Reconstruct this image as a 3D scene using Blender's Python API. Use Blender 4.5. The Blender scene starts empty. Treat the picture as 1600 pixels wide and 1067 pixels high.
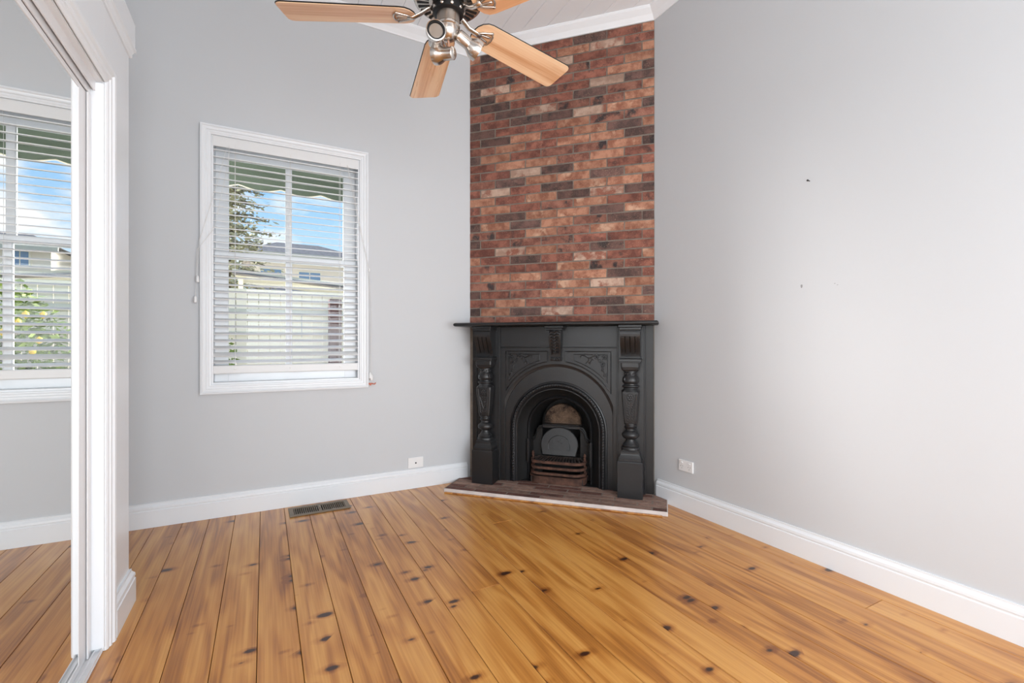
import bpy, bmesh, math, random
from mathutils import Vector, Matrix
random.seed(7)
SC = bpy.context.scene
COL = SC.collection
PI = math.pi

# ------------------------------------------------------------------ camera
YAW = math.radians(27.93)
CAMH = 1.1
cd = bpy.data.cameras.new('camera'); cam = bpy.data.objects.new('camera', cd); COL.objects.link(cam)
cam.location = (0, 0, CAMH); cam.rotation_euler = (PI/2, 0, -YAW)
cd.sensor_width = 36; cd.lens = 36*730/1600; cd.clip_start = .02; cd.clip_end = 400
SC.camera = cam

# ------------------------------------------------------------------ world: blue sky with soft clouds
def make_world():
    w = bpy.data.worlds.new('sky'); SC.world = w; w.use_nodes = True
    nt = w.node_tree; nt.nodes.clear(); N = nt.nodes.new; Lk = nt.links.new
    out = N('ShaderNodeOutputWorld'); bg = N('ShaderNodeBackground'); bg.inputs[1].default_value = SKY
    tc = N('ShaderNodeTexCoord'); sp = N('ShaderNodeSeparateXYZ'); Lk(tc.outputs['Generated'], sp.inputs[0])
    gr = N('ShaderNodeValToRGB'); e = gr.color_ramp.elements
    e[0].position = 0.0; e[0].color = (.80, .88, .95, 1)
    e[1].position = .75; e[1].color = (.13, .36, .82, 1)
    a = e.new(.10); a.color = (.62, .82, .97, 1)
    b = e.new(.32); b.color = (.22, .52, .92, 1)
    Lk(sp.outputs[2], gr.inputs[0])
    ad = N('ShaderNodeMath'); ad.operation = 'ADD'; ad.inputs[1].default_value = .22; Lk(sp.outputs[2], ad.inputs[0])
    mx = N('ShaderNodeMath'); mx.operation = 'MAXIMUM'; mx.inputs[1].default_value = .05; Lk(ad.outputs[0], mx.inputs[0])
    dv = N('ShaderNodeVectorMath'); dv.operation = 'DIVIDE'
    cb = N('ShaderNodeCombineXYZ')
    for i in range(3): Lk(mx.outputs[0], cb.inputs[i])
    Lk(tc.outputs['Generated'], dv.inputs[0]); Lk(cb.outputs[0], dv.inputs[1])
    mp = N('ShaderNodeMapping'); mp.inputs['Scale'].default_value = (1.5, 1.5, 0); mp.inputs['Location'].default_value = (2.3, .8, 0)
    Lk(dv.outputs[0], mp.inputs[0])
    no = N('ShaderNodeTexNoise'); no.inputs['Scale'].default_value = 1.6; no.inputs['Detail'].default_value = 7; no.inputs['Roughness'].default_value = .55
    Lk(mp.outputs[0], no.inputs['Vector'])
    cr = N('ShaderNodeValToRGB'); cr.color_ramp.elements[0].position = .46; cr.color_ramp.elements[1].position = .62
    Lk(no.outputs[0], cr.inputs[0])
    mi = N('ShaderNodeMix'); mi.data_type = 'RGBA'
    Lk(cr.outputs[0], mi.inputs['Factor']); Lk(gr.outputs[0], mi.inputs['A']); mi.inputs['B'].default_value = (1.0, 1.0, 1.0, 1)
    Lk(mi.outputs['Result'], bg.inputs[0]); Lk(bg.outputs[0], out.inputs[0])
SKY = .90
make_world()

# hazy low daylight entering by the window, and an added area lamp behind the camera that fills the room
def lamp(name, kind, loc, direction, energy, **kw):
    d = bpy.data.lights.new(name, kind); d.energy = energy
    for k, v in kw.items(): setattr(d, k, v)
    o = bpy.data.objects.new(name, d); COL.objects.link(o); o.location = loc
    o.rotation_euler = Vector(direction).to_track_quat('-Z', 'Y').to_euler()
    return o
lamp('sun', 'SUN', (-6, 8, 6), (.83, -.51, -.23), 18.0, angle=math.radians(40), color=(1, .985, .965))
lamp('rear_fill', 'AREA', (.95, -1.42, 1.20), (0, 1, 0), 96, shape='RECTANGLE', size=2.5, size_y=2.0, color=(.94, .97, 1))

vs = SC.view_settings
vs.view_transform = 'Standard'; vs.look = 'None'; vs.exposure = 0.38; vs.gamma = 1.0; vs.use_curve_mapping = False

# ------------------------------------------------------------------ materials
MT = {}
def srgb(r, g, b):
    f = lambda c: (c/255/12.92) if c/255 <= .04045 else ((c/255+.055)/1.055)**2.4
    return (f(r), f(g), f(b), 1)
def base(name, col, rough=.5, metal=0, bump=0, bscale=60, spec=.5, var=0, vscale=3, coat=0):
    m = bpy.data.materials.new(name); m.use_nodes = True; nt = m.node_tree
    p = nt.nodes['Principled BSDF']; p.inputs['Base Color'].default_value = col
    p.inputs['Roughness'].default_value = rough; p.inputs['Metallic'].default_value = metal
    p.inputs['Specular IOR Level'].default_value = spec; p.inputs['Coat Weight'].default_value = coat
    if bump or var:
        tc = nt.nodes.new('ShaderNodeTexCoord')
    if bump:
        no = nt.nodes.new('ShaderNodeTexNoise'); no.inputs['Scale'].default_value = bscale; no.inputs['Detail'].default_value = 4
        nt.links.new(tc.outputs['Object'], no.inputs['Vector'])
        b = nt.nodes.new('ShaderNodeBump'); b.inputs['Strength'].default_value = bump; b.inputs['Distance'].default_value = .004
        nt.links.new(no.outputs[0], b.inputs['Height']); nt.links.new(b.outputs[0], p.inputs['Normal'])
    if var:
        n2 = nt.nodes.new('ShaderNodeTexNoise'); n2.inputs['Scale'].default_value = vscale; n2.inputs['Detail'].default_value = 5
        nt.links.new(tc.outputs['Object'], n2.inputs['Vector'])
        cr = nt.nodes.new('ShaderNodeValToRGB')
        cr.color_ramp.elements[0].position = .3; cr.color_ramp.elements[1].position = .7
        cr.color_ramp.elements[0].color = tuple(c*(1-var) for c in col[:3])+(1,)
        cr.color_ramp.elements[1].color = tuple(min(1, c*(1+var)) for c in col[:3])+(1,)
        nt.links.new(n2.outputs[0], cr.inputs[0]); nt.links.new(cr.outputs[0], p.inputs['Base Color'])
    MT[name] = m
    return m
base('wall_paint', (.600, .616, .634, 1), .55, bump=.04, bscale=220, spec=.3)
base('white_gloss', (.81, .835, .86, 1), .28, bump=.02, bscale=30)
base('white_ceiling', (.90, .925, .95, 1), .45, bump=.03, bscale=40, spec=.3)
base('white_blind', (.78, .785, .785, 1), .35)
base('white_plastic', (.84, .84, .84, 1), .3)
base('grey_plastic', (.30, .30, .30, 1), .4)
base('dark_gap', (.02, .015, .012, 1), .9)
base('iron', (.0125, .0125, .0135, 1), .38, bump=.10, bscale=120, var=.12, vscale=9, spec=.5)
base('iron_dark', (.005, .005, .005, 1), .6, bump=.15, bscale=90)
base('iron_board', (.009, .008, .008, 1), .42, bump=.05, bscale=60)
base('rust', srgb(84, 56, 44), .8, bump=.5, bscale=180, var=.55, vscale=25)
base('rust_dark', srgb(52, 42, 38), .7, bump=.4, bscale=160, var=.5, vscale=25)
base('mortar', srgb(128, 118, 108), .95, bump=.8, bscale=120, var=.22, vscale=18)
base('hearth_mortar', srgb(128, 114, 104), .95, bump=.8, bscale=120, var=.3, vscale=14)
base('nickel', (.62, .58, .54, 1), .27, 1)
base('bronze_nickel', (.42, .36, .31, 1), .3, 1)
base('copper_edge', (.75, .45, .32, 1), .3, 1)
base('black_metal', (.012, .012, .013, 1), .4, .3)
base('lens', (.30, .25, .21, 1), .12, .2)
base('vent_bronze', srgb(122, 108, 90), .45, .4, bump=.05)
base('alu_white', (.80, .80, .81, 1), .3, .15)
base('trim_white', srgb(214, 206, 202), .6, var=.12, vscale=12)
base('awning', srgb(98, 110, 92), .8, bump=.1, bscale=200)
base('fence_cream', srgb(244, 236, 212), .6)
base('fence_rail', srgb(196, 196, 180), .6)
base('render_cream', srgb(240, 230, 210), .8)
base('roof_tile', srgb(112, 110, 110), .8, bump=.6, bscale=6, var=.3, vscale=3)
base('house_glass', srgb(120, 150, 180), .15)
base('brown_post', srgb(96, 66, 62), .8, var=.2)
base('bark', srgb(92, 80, 66), .9, bump=.5, bscale=30)
base('leaf_conifer', srgb(168, 166, 136), .8, var=.5, vscale=2.5)
base('leaf_lemon', srgb(128, 148, 62), .6, var=.4, vscale=5)
base('leaf_green', srgb(112, 132, 84), .7, var=.4, vscale=4)
base('leaf_gold', srgb(150, 136, 96), .8, var=.3, vscale=3)
base('lemon', srgb(240, 200, 50), .5)
base('bounce_paving', srgb(150, 146, 136), .95, var=.1, vscale=1)  # unseen yard paving, grey-beige to bounce neutral light onto the fence
base('orange_clip', srgb(206, 120, 96), .5)
base('cord', (.74, .735, .72, 1), .7)
base('nail', (.03, .03, .03, 1), .4, .6)
base('plaster_chip', srgb(150, 150, 150), .9)

m = bpy.data.materials.new('mirror'); m.use_nodes = True; p = m.node_tree.nodes['Principled BSDF']
p.inputs['Base Color'].default_value = (.90, .91, .90, 1); p.inputs['Metallic'].default_value = 1; p.inputs['Roughness'].default_value = .0
MT['mirror'] = m
m = bpy.data.materials.new('glass'); m.use_nodes = True; nt = m.node_tree; nt.nodes.clear()
o_ = nt.nodes.new('ShaderNodeOutputMaterial'); mx = nt.nodes.new('ShaderNodeMixShader'); tr = nt.nodes.new('ShaderNodeBsdfTransparent')
gl = nt.nodes.new('ShaderNodeBsdfGlossy'); gl.inputs['Roughness'].default_value = .0; fr = nt.nodes.new('ShaderNodeFresnel'); fr.inputs[0].default_value = 1.3
nt.links.new(fr.outputs[0], mx.inputs[0]); nt.links.new(tr.outputs[0], mx.inputs[1]); nt.links.new(gl.outputs[0], mx.inputs[2]); nt.links.new(mx.outputs[0], o_.inputs[0])
MT['glass'] = m

def wood(name, light, mid, dark, along, ring, knot, knotc, rough, coat, grain=1.0, kscale=(5.5, 2.6), random_off=True):
    """pine: grain runs along local axis `along`; dark spike knots; each object gets its own offset"""
    m = bpy.data.materials.new(name); m.use_nodes = True; nt = m.node_tree; p = nt.nodes['Principled BSDF']
    N = nt.nodes.new; Lk = nt.links.new
    tc = N('ShaderNodeTexCoord'); oi = N('ShaderNodeObjectInfo')
    off = N('ShaderNodeVectorMath'); off.operation = 'SCALE'; off.inputs[0].default_value = (37.0, 71.0, 13.0); Lk(oi.outputs['Random'], off.inputs['Scale'])
    ad = N('ShaderNodeVectorMath'); ad.operation = 'ADD'; Lk(tc.outputs['Object'], ad.inputs[0]); Lk(off.outputs[0], ad.inputs[1])
    def mapping(sa, sc):
        mp = N('ShaderNodeMapping'); s = [sc, sc, sc]; s[along] = sa; mp.inputs['Scale'].default_value = s; Lk(ad.outputs[0], mp.inputs[0]); return mp
    # knots
    kv = mapping(kscale[1], kscale[0])
    vo = N('ShaderNodeTexVoronoi'); vo.inputs['Scale'].default_value = 1; vo.inputs['Randomness'].default_value = 1; vo.voronoi_dimensions = '2D'
    if along == 0 or along == 1: Lk(kv.outputs[0], vo.inputs['Vector'])
    sepc = N('ShaderNodeSeparateColor'); Lk(vo.outputs['Color'], sepc.inputs[0])
    wn = N('ShaderNodeTexNoise'); wn.inputs['Scale'].default_value = 45; Lk(ad.outputs[0], wn.inputs['Vector'])
    wm = N('ShaderNodeMath'); wm.operation = 'MULTIPLY_ADD'; wm.inputs[1].default_value = .05; Lk(wn.outputs[0], wm.inputs[0]); Lk(vo.outputs['Distance'], wm.inputs[2])
    # size threshold depends on cell colour, many cells have none
    sz = N('ShaderNodeMapRange'); sz.inputs[1].default_value = .48; sz.inputs[2].default_value = 1; sz.inputs[3].default_value = -.12; sz.inputs[4].default_value = knot; Lk(sepc.outputs[0], sz.inputs[0])
    th = N('ShaderNodeMath'); th.operation = 'SUBTRACT'; Lk(sz.outputs[0], th.inputs[0]); Lk(wm.outputs[0], th.inputs[1])
    kf = N('ShaderNodeMapRange'); kf.inputs[1].default_value = -.02; kf.inputs[2].default_value = .035; Lk(th.outputs[0], kf.inputs[0])
    halo = N('ShaderNodeMapRange'); halo.inputs[1].default_value = -.16; halo.inputs[2].default_value = .02; halo.inputs[4].default_value = .30; Lk(th.outputs[0], halo.inputs[0])
    # growth rings bent around knots
    rm = mapping(.55, 5.0)
    rn = N('ShaderNodeTexNoise'); rn.inputs['Scale'].default_value = 1.7; rn.inputs['Detail'].default_value = 2; Lk(rm.outputs[0], rn.inputs['Vector'])
    ra = N('ShaderNodeMath'); ra.operation = 'MULTIPLY'; ra.inputs[1].default_value = ring; Lk(rn.outputs[0], ra.inputs[0])
    rk = N('ShaderNodeMath'); rk.operation = 'MULTIPLY_ADD'; rk.inputs[1].default_value = 1.6; Lk(halo.outputs[0], rk.inputs[0]); Lk(ra.outputs[0], rk.inputs[2])
    rs = N('ShaderNodeMath'); rs.operation = 'SINE'; Lk(rk.outputs[0], rs.inputs[0])
    fg = mapping(2.2, 130)
    fn = N('ShaderNodeTexNoise'); fn.inputs['Scale'].default_value = 1; fn.inputs['Detail'].default_value = 5; Lk(fg.outputs[0], fn.inputs['Vector'])
    bl = mapping(.9, 13)
    bn = N('ShaderNodeTexNoise'); bn.inputs['Scale'].default_value = 1; bn.inputs['Detail'].default_value = 4; Lk(bl.outputs[0], bn.inputs['Vector'])
    s1 = N('ShaderNodeMath'); s1.operation = 'MULTIPLY_ADD'; s1.inputs[1].default_value = .13*grain; s1.inputs[2].default_value = .05; Lk(rs.outputs[0], s1.inputs[0])
    s2 = N('ShaderNodeMath'); s2.operation = 'MULTIPLY_ADD'; s2.inputs[1].default_value = .52*grain; Lk(fn.outputs[0], s2.inputs[0]); Lk(s1.outputs[0], s2.inputs[2])
    s3 = N('ShaderNodeMath'); s3.operation = 'MULTIPLY_ADD'; s3.inputs[1].default_value = .58; Lk(bn.outputs[0], s3.inputs[0]); Lk(s2.outputs[0], s3.inputs[2])
    s4 = N('ShaderNodeMath'); s4.operation = 'MULTIPLY_ADD'; s4.inputs[1].default_value = .14; Lk(oi.outputs['Random'], s4.inputs[0]); Lk(s3.outputs[0], s4.inputs[2])
    s5 = N('ShaderNodeMath'); s5.operation = 'ADD'; Lk(s4.outputs[0], s5.inputs[0]); Lk(halo.outputs[0], s5.inputs[1])
    cr = N('ShaderNodeValToRGB'); e = cr.color_ramp.elements
    e[0].position = .42; e[0].color = light; e[1].position = 1.0; e[1].color = dark; c = e.new(.72); c.color = mid
    Lk(s5.outputs[0], cr.inputs[0])
    mi = N('ShaderNodeMix'); mi.data_type = 'RGBA'; Lk(kf.outputs[0], mi.inputs['Factor']); Lk(cr.outputs[0], mi.inputs['A']); mi.inputs['B'].default_value = knotc
    Lk(mi.outputs['Result'], p.inputs['Base Color'])
    ro = N('ShaderNodeMath'); ro.operation = 'MULTIPLY_ADD'; ro.inputs[1].default_value = .18; ro.inputs[2].default_value = rough-.09; Lk(bn.outputs[0], ro.inputs[0]); Lk(ro.outputs[0], p.inputs['Roughness'])
    bp = N('ShaderNodeBump'); bp.inputs['Strength'].default_value = .10; bp.inputs['Distance'].default_value = .002; Lk(fn.outputs[0], bp.inputs['Height']); Lk(bp.outputs[0], p.inputs['Normal'])
    p.inputs['Coat Weight'].default_value = coat; p.inputs['Coat Roughness'].default_value = .26
    MT[name] = m
wood('pine_floor', (.68, .330, .082, 1), (.51, .205, .038, 1), (.24, .072, .010, 1), 1, 30, .165, (.040, .012, .004, 1), .34, .36, kscale=(4.4, 8.5))
wood('pine_blade', (.93, .66, .43, 1), (.86, .55, .33, 1), (.66, .34, .17, 1), 0, 20, .10, (.22, .075, .03, 1), .30, .25, grain=1.3, kscale=(6, 3))

def brick_mat(name, c1, c2, patch, pf, rough=.9):
    m = bpy.data.materials.new(name); m.use_nodes = True; nt = m.node_tree; p = nt.nodes['Principled BSDF']; N = nt.nodes.new; Lk = nt.links.new
    tc = N('ShaderNodeTexCoord'); oi = N('ShaderNodeObjectInfo')
    off = N('ShaderNodeVectorMath'); off.operation = 'SCALE'; off.inputs[0].default_value = (31, 17, 57); Lk(oi.outputs['Random'], off.inputs['Scale'])
    ad = N('ShaderNodeVectorMath'); ad.operation = 'ADD'; Lk(tc.outputs['Object'], ad.inputs[0]); Lk(off.outputs[0], ad.inputs[1])
    n1 = N('ShaderNodeTexNoise'); n1.inputs['Scale'].default_value = 14; n1.inputs['Detail'].default_value = 6; n1.inputs['Roughness'].default_value = .65; Lk(ad.outputs[0], n1.inputs['Vector'])
    cr = N('ShaderNodeValToRGB'); e = cr.color_ramp.elements; e[0].position = .40; e[0].color = c1; e[1].position = .60; e[1].color = c2; Lk(n1.outputs[0], cr.inputs[0])
    n2 = N('ShaderNodeTexNoise'); n2.inputs['Scale'].default_value = 9; n2.inputs['Detail'].default_value = 8; n2.inputs['Roughness'].default_value = .6
    o2 = N('ShaderNodeVectorMath'); o2.operation = 'ADD'; o2.inputs[1].default_value = (5.3, 9.1, 2.7); Lk(ad.outputs[0], o2.inputs[0]); Lk(o2.outputs[0], n2.inputs['Vector'])
    pr = N('ShaderNodeMapRange'); pr.inputs[1].default_value = pf; pr.inputs[2].default_value = pf+.10; Lk(n2.outputs[0], pr.inputs[0])
    mi = N('ShaderNodeMix'); mi.data_type = 'RGBA'; Lk(pr.outputs[0], mi.inputs['Factor']); Lk(cr.outputs[0], mi.inputs['A']); mi.inputs['B'].default_value = patch
    n3 = N('ShaderNodeTexNoise'); n3.inputs['Scale'].default_value = 190; n3.inputs['Detail'].default_value = 2; Lk(ad.outputs[0], n3.inputs['Vector'])
    sp = N('ShaderNodeMapRange'); sp.inputs[1].default_value = .62; sp.inputs[2].default_value = .72; sp.inputs[4].default_value = .55; Lk(n3.outputs[0], sp.inputs[0])
    m2 = N('ShaderNodeMix'); m2.data_type = 'RGBA'; Lk(sp.outputs[0], m2.inputs['Factor']); Lk(mi.outputs['Result'], m2.inputs['A']); m2.inputs['B'].default_value = srgb(196, 160, 130)
    hs = N('ShaderNodeHueSaturation'); hs.inputs['Saturation'].default_value = .93; va = N('ShaderNodeMapRange'); va.inputs[3].default_value = .82; va.inputs[4].default_value = 1.18; Lk(oi.outputs['Random'], va.inputs[0]); Lk(va.outputs[0], hs.inputs['Value']); Lk(m2.outputs['Result'], hs.inputs['Color'])
    Lk(hs.outputs[0], p.inputs['Base Color']); p.inputs['Roughness'].default_value = rough; p.inputs['Specular IOR Level'].default_value = .25
    bp = N('ShaderNodeBump'); bp.inputs['Strength'].default_value = .7; bp.inputs['Distance'].default_value = .004; Lk(n1.outputs[0], bp.inputs['Height']); Lk(bp.outputs[0], p.inputs['Normal'])
    MT[name] = m
brick_mat('brick_r', srgb(108, 64, 54), srgb(150, 92, 74), srgb(86, 62, 58), .57)
brick_mat('brick_d', srgb(82, 64, 60), srgb(112, 82, 74), srgb(62, 55, 54), .57)
brick_mat('brick_o', srgb(140, 88, 66), srgb(180, 126, 98), srgb(198, 156, 128), .57)
brick_mat('brick_l', srgb(160, 128, 110), srgb(188, 158, 138), srgb(140, 86, 68), .50)
brick_mat('brick_m', srgb(116, 70, 58), srgb(150, 100, 82), srgb(64, 56, 56), .53)
brick_mat('hearth_a', srgb(126, 98, 86), srgb(150, 120, 106), srgb(104, 84, 76), .58)
brick_mat('hearth_b', srgb(94, 64, 58), srgb(118, 80, 70), srgb(72, 58, 54), .58)
brick_mat('fireback_brick', srgb(76, 60, 48), srgb(108, 86, 68), srgb(34, 26, 22), .50)

# ------------------------------------------------------------------ mesh helpers
def build(name, bm, mat, parent=None, smooth=False, loc=None, rot=None):
    bmesh.ops.recalc_face_normals(bm, faces=bm.faces)
    me = bpy.data.meshes.new(name); bm.to_mesh(me); bm.free()
    if mat: me.materials.append(MT[mat])
    if smooth:
        for pl in me.polygons: pl.use_smooth = True
        try: me.set_sharp_from_angle(angle=math.radians(42))
        except Exception: pass
    return link(name, me, parent, loc, rot)
def link(name, me, parent=None, loc=None, rot=None):
    o = bpy.data.objects.new(name, me); COL.objects.link(o)
    if parent is not None: o.parent = parent
    if loc is not None: o.location = loc
    if rot is not None: o.rotation_euler = rot
    return o
def tag(o, label=None, cat=None, group=None, kind=None):
    if label: o['label'] = label
    if cat: o['category'] = cat
    if group: o['group'] = group
    if kind: o['kind'] = kind
    return o
def empty(name, loc, rz=0):
    o = bpy.data.objects.new(name, None); COL.objects.link(o); o.location = loc; o.rotation_euler = (0, 0, rz); o.empty_display_size = .1
    return o
def BM(): return bmesh.new()
def box(bm, x0, x1, y0, y1, z0, z1, bev=0, seg=1):
    v = [bm.verts.new(c) for c in ((x0,y0,z0),(x1,y0,z0),(x1,y1,z0),(x0,y1,z0),(x0,y0,z1),(x1,y0,z1),(x1,y1,z1),(x0,y1,z1))]
    fs = [bm.faces.new([v[i] for i in q]) for q in ((0,3,2,1),(4,5,6,7),(0,1,5,4),(1,2,6,5),(2,3,7,6),(3,0,4,7))]
    if bev:
        es = list({e for f in fs for e in f.edges})
        bmesh.ops.bevel(bm, geom=es, offset=bev, segments=seg, affect='EDGES', profile=.6)
    return v
def loft(bm, rings, closed=True, caps=True):
    """rings: lists of 3D points of equal length; closed rings"""
    vr = [[bm.verts.new(p) for p in r] for r in rings]
    n = len(vr[0])
    for a, b in zip(vr, vr[1:]):
        for i in range(n if closed else n-1):
            j = (i+1) % n
            bm.faces.new((a[i], a[j], b[j], b[i]))
    if caps and closed:
        bm.faces.new(vr[0][::-1]); bm.faces.new(vr[-1])
    return vr
def lathe(bm, prof, c=(0,0,0), axis=(0,0,1), seg=24, sx=1, sy=1):
    q = Vector((0,0,1)).rotation_difference(Vector(axis).normalized())
    rings = []
    for r, z in prof:
        rings.append([Vector(c)+q@Vector((max(r,1e-4)*sx*math.cos(2*PI*i/seg), max(r,1e-4)*sy*math.sin(2*PI*i/seg), z)) for i in range(seg)])
    loft(bm, rings)
def tube(bm, pts, r, seg=8, sx=1, sy=1, taper=None):
    pts = [Vector(p) for p in pts]; rings = []
    up = Vector((0,0,1))
    for i, p in enumerate(pts):
        d = (pts[min(i+1,len(pts)-1)]-pts[max(i-1,0)]).normalized()
        u = up if abs(d.dot(up)) < .95 else Vector((1,0,0))
        a = d.cross(u).normalized(); b = a.cross(d).normalized()
        rr = r*(taper[i] if taper else 1)
        rings.append([p+a*rr*sx*math.cos(2*PI*k/seg)+b*rr*sy*math.sin(2*PI*k/seg) for k in range(seg)])
    loft(bm, rings)
def strip(bm, pts, w, h, nrm=None):
    """flat bar of rectangular section: w across (horizontal), h vertical"""
    pts = [Vector(p) for p in pts]; rings = []
    for i, p in enumerate(pts):
        d = (pts[min(i+1,len(pts)-1)]-pts[max(i-1,0)]).normalized()
        a = d.cross(Vector((0,0,1))).normalized(); b = Vector((0,0,1))
        rings.append([p+a*w/2+b*h/2, p-a*w/2+b*h/2, p-a*w/2-b*h/2, p+a*w/2-b*h/2])
    loft(bm, rings)
def ball(bm, c, r, sx=1, sy=1, sz=1, sub=1, rot=None):
    M = Matrix.Translation(c) @ (rot if rot else Matrix.Identity(4)) @ Matrix.Diagonal((r*sx, r*sy, r*sz, 1))
    bmesh.ops.create_icosphere(bm, subdivisions=sub, radius=1, matrix=M)
def torus(bm, c, R, r, axis=(0,-1,0), seg=20, sec=6):
    q = Vector((0,0,1)).rotation_difference(Vector(axis)); vs_ = []
    for i in range(seg):
        a = 2*PI*i/seg; row = []
        for k in range(sec):
            b = 2*PI*k/sec
            row.append(bm.verts.new(Vector(c)+q@Vector(((R+r*math.cos(b))*math.cos(a), (R+r*math.cos(b))*math.sin(a), r*math.sin(b)))))
        vs_.append(row)
    for i in range(seg):
        for k in range(sec):
            bm.faces.new((vs_[i][k], vs_[(i+1)%seg][k], vs_[(i+1)%seg][(k+1)%sec], vs_[i][(k+1)%sec]))
def sweep2d(bm, path, prof, side=1, caps=True):
    """mitred sweep of prof [(t,z)] (t = distance to the inner side) along a 2D polyline"""
    P = [Vector(p) for p in path]; rings = []
    for i, p in enumerate(P):
        ns = []
        for a, b in ((i-1, i), (i, i+1)):
            if a >= 0 and b < len(P):
                d = (P[b]-P[a]).normalized(); ns.append(Vector((d.y, -d.x))*side)
        if len(ns) == 1: mv = ns[0]
        else:
            s_ = (ns[0]+ns[1]).normalized(); mv = s_/max(.2, s_.dot(ns[0]))
        rings.append([Vector((p.x+mv.x*t, p.y+mv.y*t, z)) for t, z in prof])
    loft(bm, rings, True, caps)

# ------------------------------------------------------------------ room dimensions (metres)
XL, XR = -1.20, 2.432
YB, YR = 3.455, -1.30
ZC = 3.44
P0 = Vector((1.453, 3.455)); P1 = Vector((2.432, 2.442))
Ud = (P1-P0).normalized(); CL = (P1-P0).length; HALF = CL/2
Mid = (P0+P1)/2
ROT = math.atan2(Ud.y, Ud.x)          # local x along the breast, local -y towards the room

# floor ------------------------------------------------------------
bm = BM(); box(bm, XL-.1, XR+.1, YR-.1, YB+.1, -.10, -.024)
floor = tag(build('floor', bm, 'dark_gap'), 'varnished orange pine floorboards with dark knots', None, None, 'structure')
PW = .1382
k0 = int(math.floor((XL+.023)/PW)); k = k0
joints = {16: [1.02], 15: [2.9], 11: [.1], 6: [1.9], 3: [-.3], 19: [1.6], 9: [2.55], -2: [.6], 13: [-.4, 2.75], 18: [-.2]}
while True:
    xa = -.023+k*PW; xb = xa+PW
    if xa >= XR: break
    xa2 = max(xa, XL)+.0011; xb2 = min(xb, XR)-.0011
    if xb2-xa2 > .02:
        cuts = [YR]+sorted(joints.get(k, []))+[YB]
        for ya, yb in zip(cuts, cuts[1:]):
            bm = BM(); cx = (xa2+xb2)/2; cy = (ya+yb)/2
            box(bm, xa2-cx, xb2-cx, ya+.001-cy, yb-.001-cy, -.021, 0, .0012)
            dz = random.uniform(-.0006, .0)
            build('floorboard', bm, 'pine_floor', floor, loc=(cx, cy, dz))
    k += 1

# ceiling ----------------------------------------------------------
bm = BM(); box(bm, XL-.1, XR+.1, YR-.1, YB+.1, ZC+.012, ZC+.10)
ceil = tag(build('ceiling', bm, 'white_ceiling'), 'white lining-board ceiling', None, None, 'structure')
CW = .142; x = XL
x = 1.71-CW*math.ceil((1.71-XL)/CW)
while x < XR:
    a = max(x, XL)+.0008; b = min(x+CW, XR)-.0008
    if b-a > .02:
        bm = BM(); box(bm, a-(a+b)/2, b-(a+b)/2, -(YB-YR)/2, (YB-YR)/2, 0, .012, .002)
        build('ceiling_board', bm, 'white_ceiling', ceil, loc=((a+b)/2, (YB+YR)/2, ZC))
    x += CW

# walls ------------------------------------------------------------
WX0, WX1, WZ0, WZ1 = -.292, .600, .829, 2.392     # window opening
bm = BM()
box(bm, XL-.12, WX0, YB, YB+.16, 0, ZC+.1); box(bm, WX1, XR+.12, YB, YB+.16, 0, ZC+.1)
box(bm, WX0, WX1, YB, YB+.16, 0, WZ0); box(bm, WX0, WX1, YB, YB+.16, WZ1, ZC+.1)
tag(build('wall_back', bm, 'wall_paint'), 'pale grey painted wall with the window', None, None, 'structure')
bm = BM(); box(bm, XR, XR+.12, YR-.12, YB, 0, ZC+.1)
wr = tag(build('wall_right', bm, 'wall_paint'), 'plain pale grey painted wall', None, None, 'structure')
bm = BM(); box(bm, XL-.12, XL, YR-.12, YB, 0, ZC+.1)
tag(build('wall_left', bm, 'wall_paint'), 'pale grey wall behind the wardrobe', None, None, 'structure')
bm = BM(); RX0, RX1, RZ0, RZ1 = -.25, 2.15, .25, 2.20  # unseen rear wall; its wide opening is added to let the fill lamp in
box(bm, XL, RX0, YR-.12, YR, 0, ZC+.1); box(bm, RX1, XR, YR-.12, YR, 0, ZC+.1); box(bm, RX0, RX1, YR-.12, YR, 0, RZ0); box(bm, RX0, RX1, YR-.12, YR, RZ1, ZC+.1)
tag(build('wall_rear', bm, 'wall_paint'), 'pale grey unseen wall with a wide opening added for fill light', None, None, 'structure')
# small flaws on the right wall
for (y, z, w, h) in ((1.420, 1.383, .010, .022), (1.262, 1.380, .006, .004), (1.250, 1.372, .008, .003)):
    bm = BM(); ring = [(0, y+w/2*math.cos(a)*(1+.3*math.sin(3*a)), z+h/2*math.sin(a)*(1+.2*math.cos(2*a))) for a in [i*PI/4 for i in range(8)]]
    loft(bm, [[(XR+.001, b, c) for a, b, c in ring], [(XR-.0006, b, c) for a, b, c in ring]])
    build('paint_chip', bm, 'plaster_chip', wr)
bm = BM(); lathe(bm, [(.0022, -.03), (.0022, .012), (.0052, .013), (.0052, .016), (.001, .017)], (XR, 1.38, 1.91), (-1, .15, .1), 10)
tag(build('picture_nail', bm, 'nail', smooth=True), 'small dark nail left sticking out of the grey wall', 'nail')

# skirting boards ----------------------------------------------------
SK = [(0, 0), (.020, 0), (.020, .098), (.0165, .101), (.0165, .106), (.019, .110), (.0175, .121), (.011, .129), (.008, .134), (.008, .142), (0, .142)]
bm = BM(); sweep2d(bm, [(XL, YB), (1.425, YB)], SK, 1); tag(build('baseboard_back', bm, 'white_gloss'), 'white moulded skirting board below the window', None, None, 'structure')
bm = BM(); sweep2d(bm, [(XR, 2.408), (XR, YR)], SK, 1); tag(build('baseboard_right', bm, 'white_gloss'), 'white moulded skirting board along the plain wall', None, None, 'structure')
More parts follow.
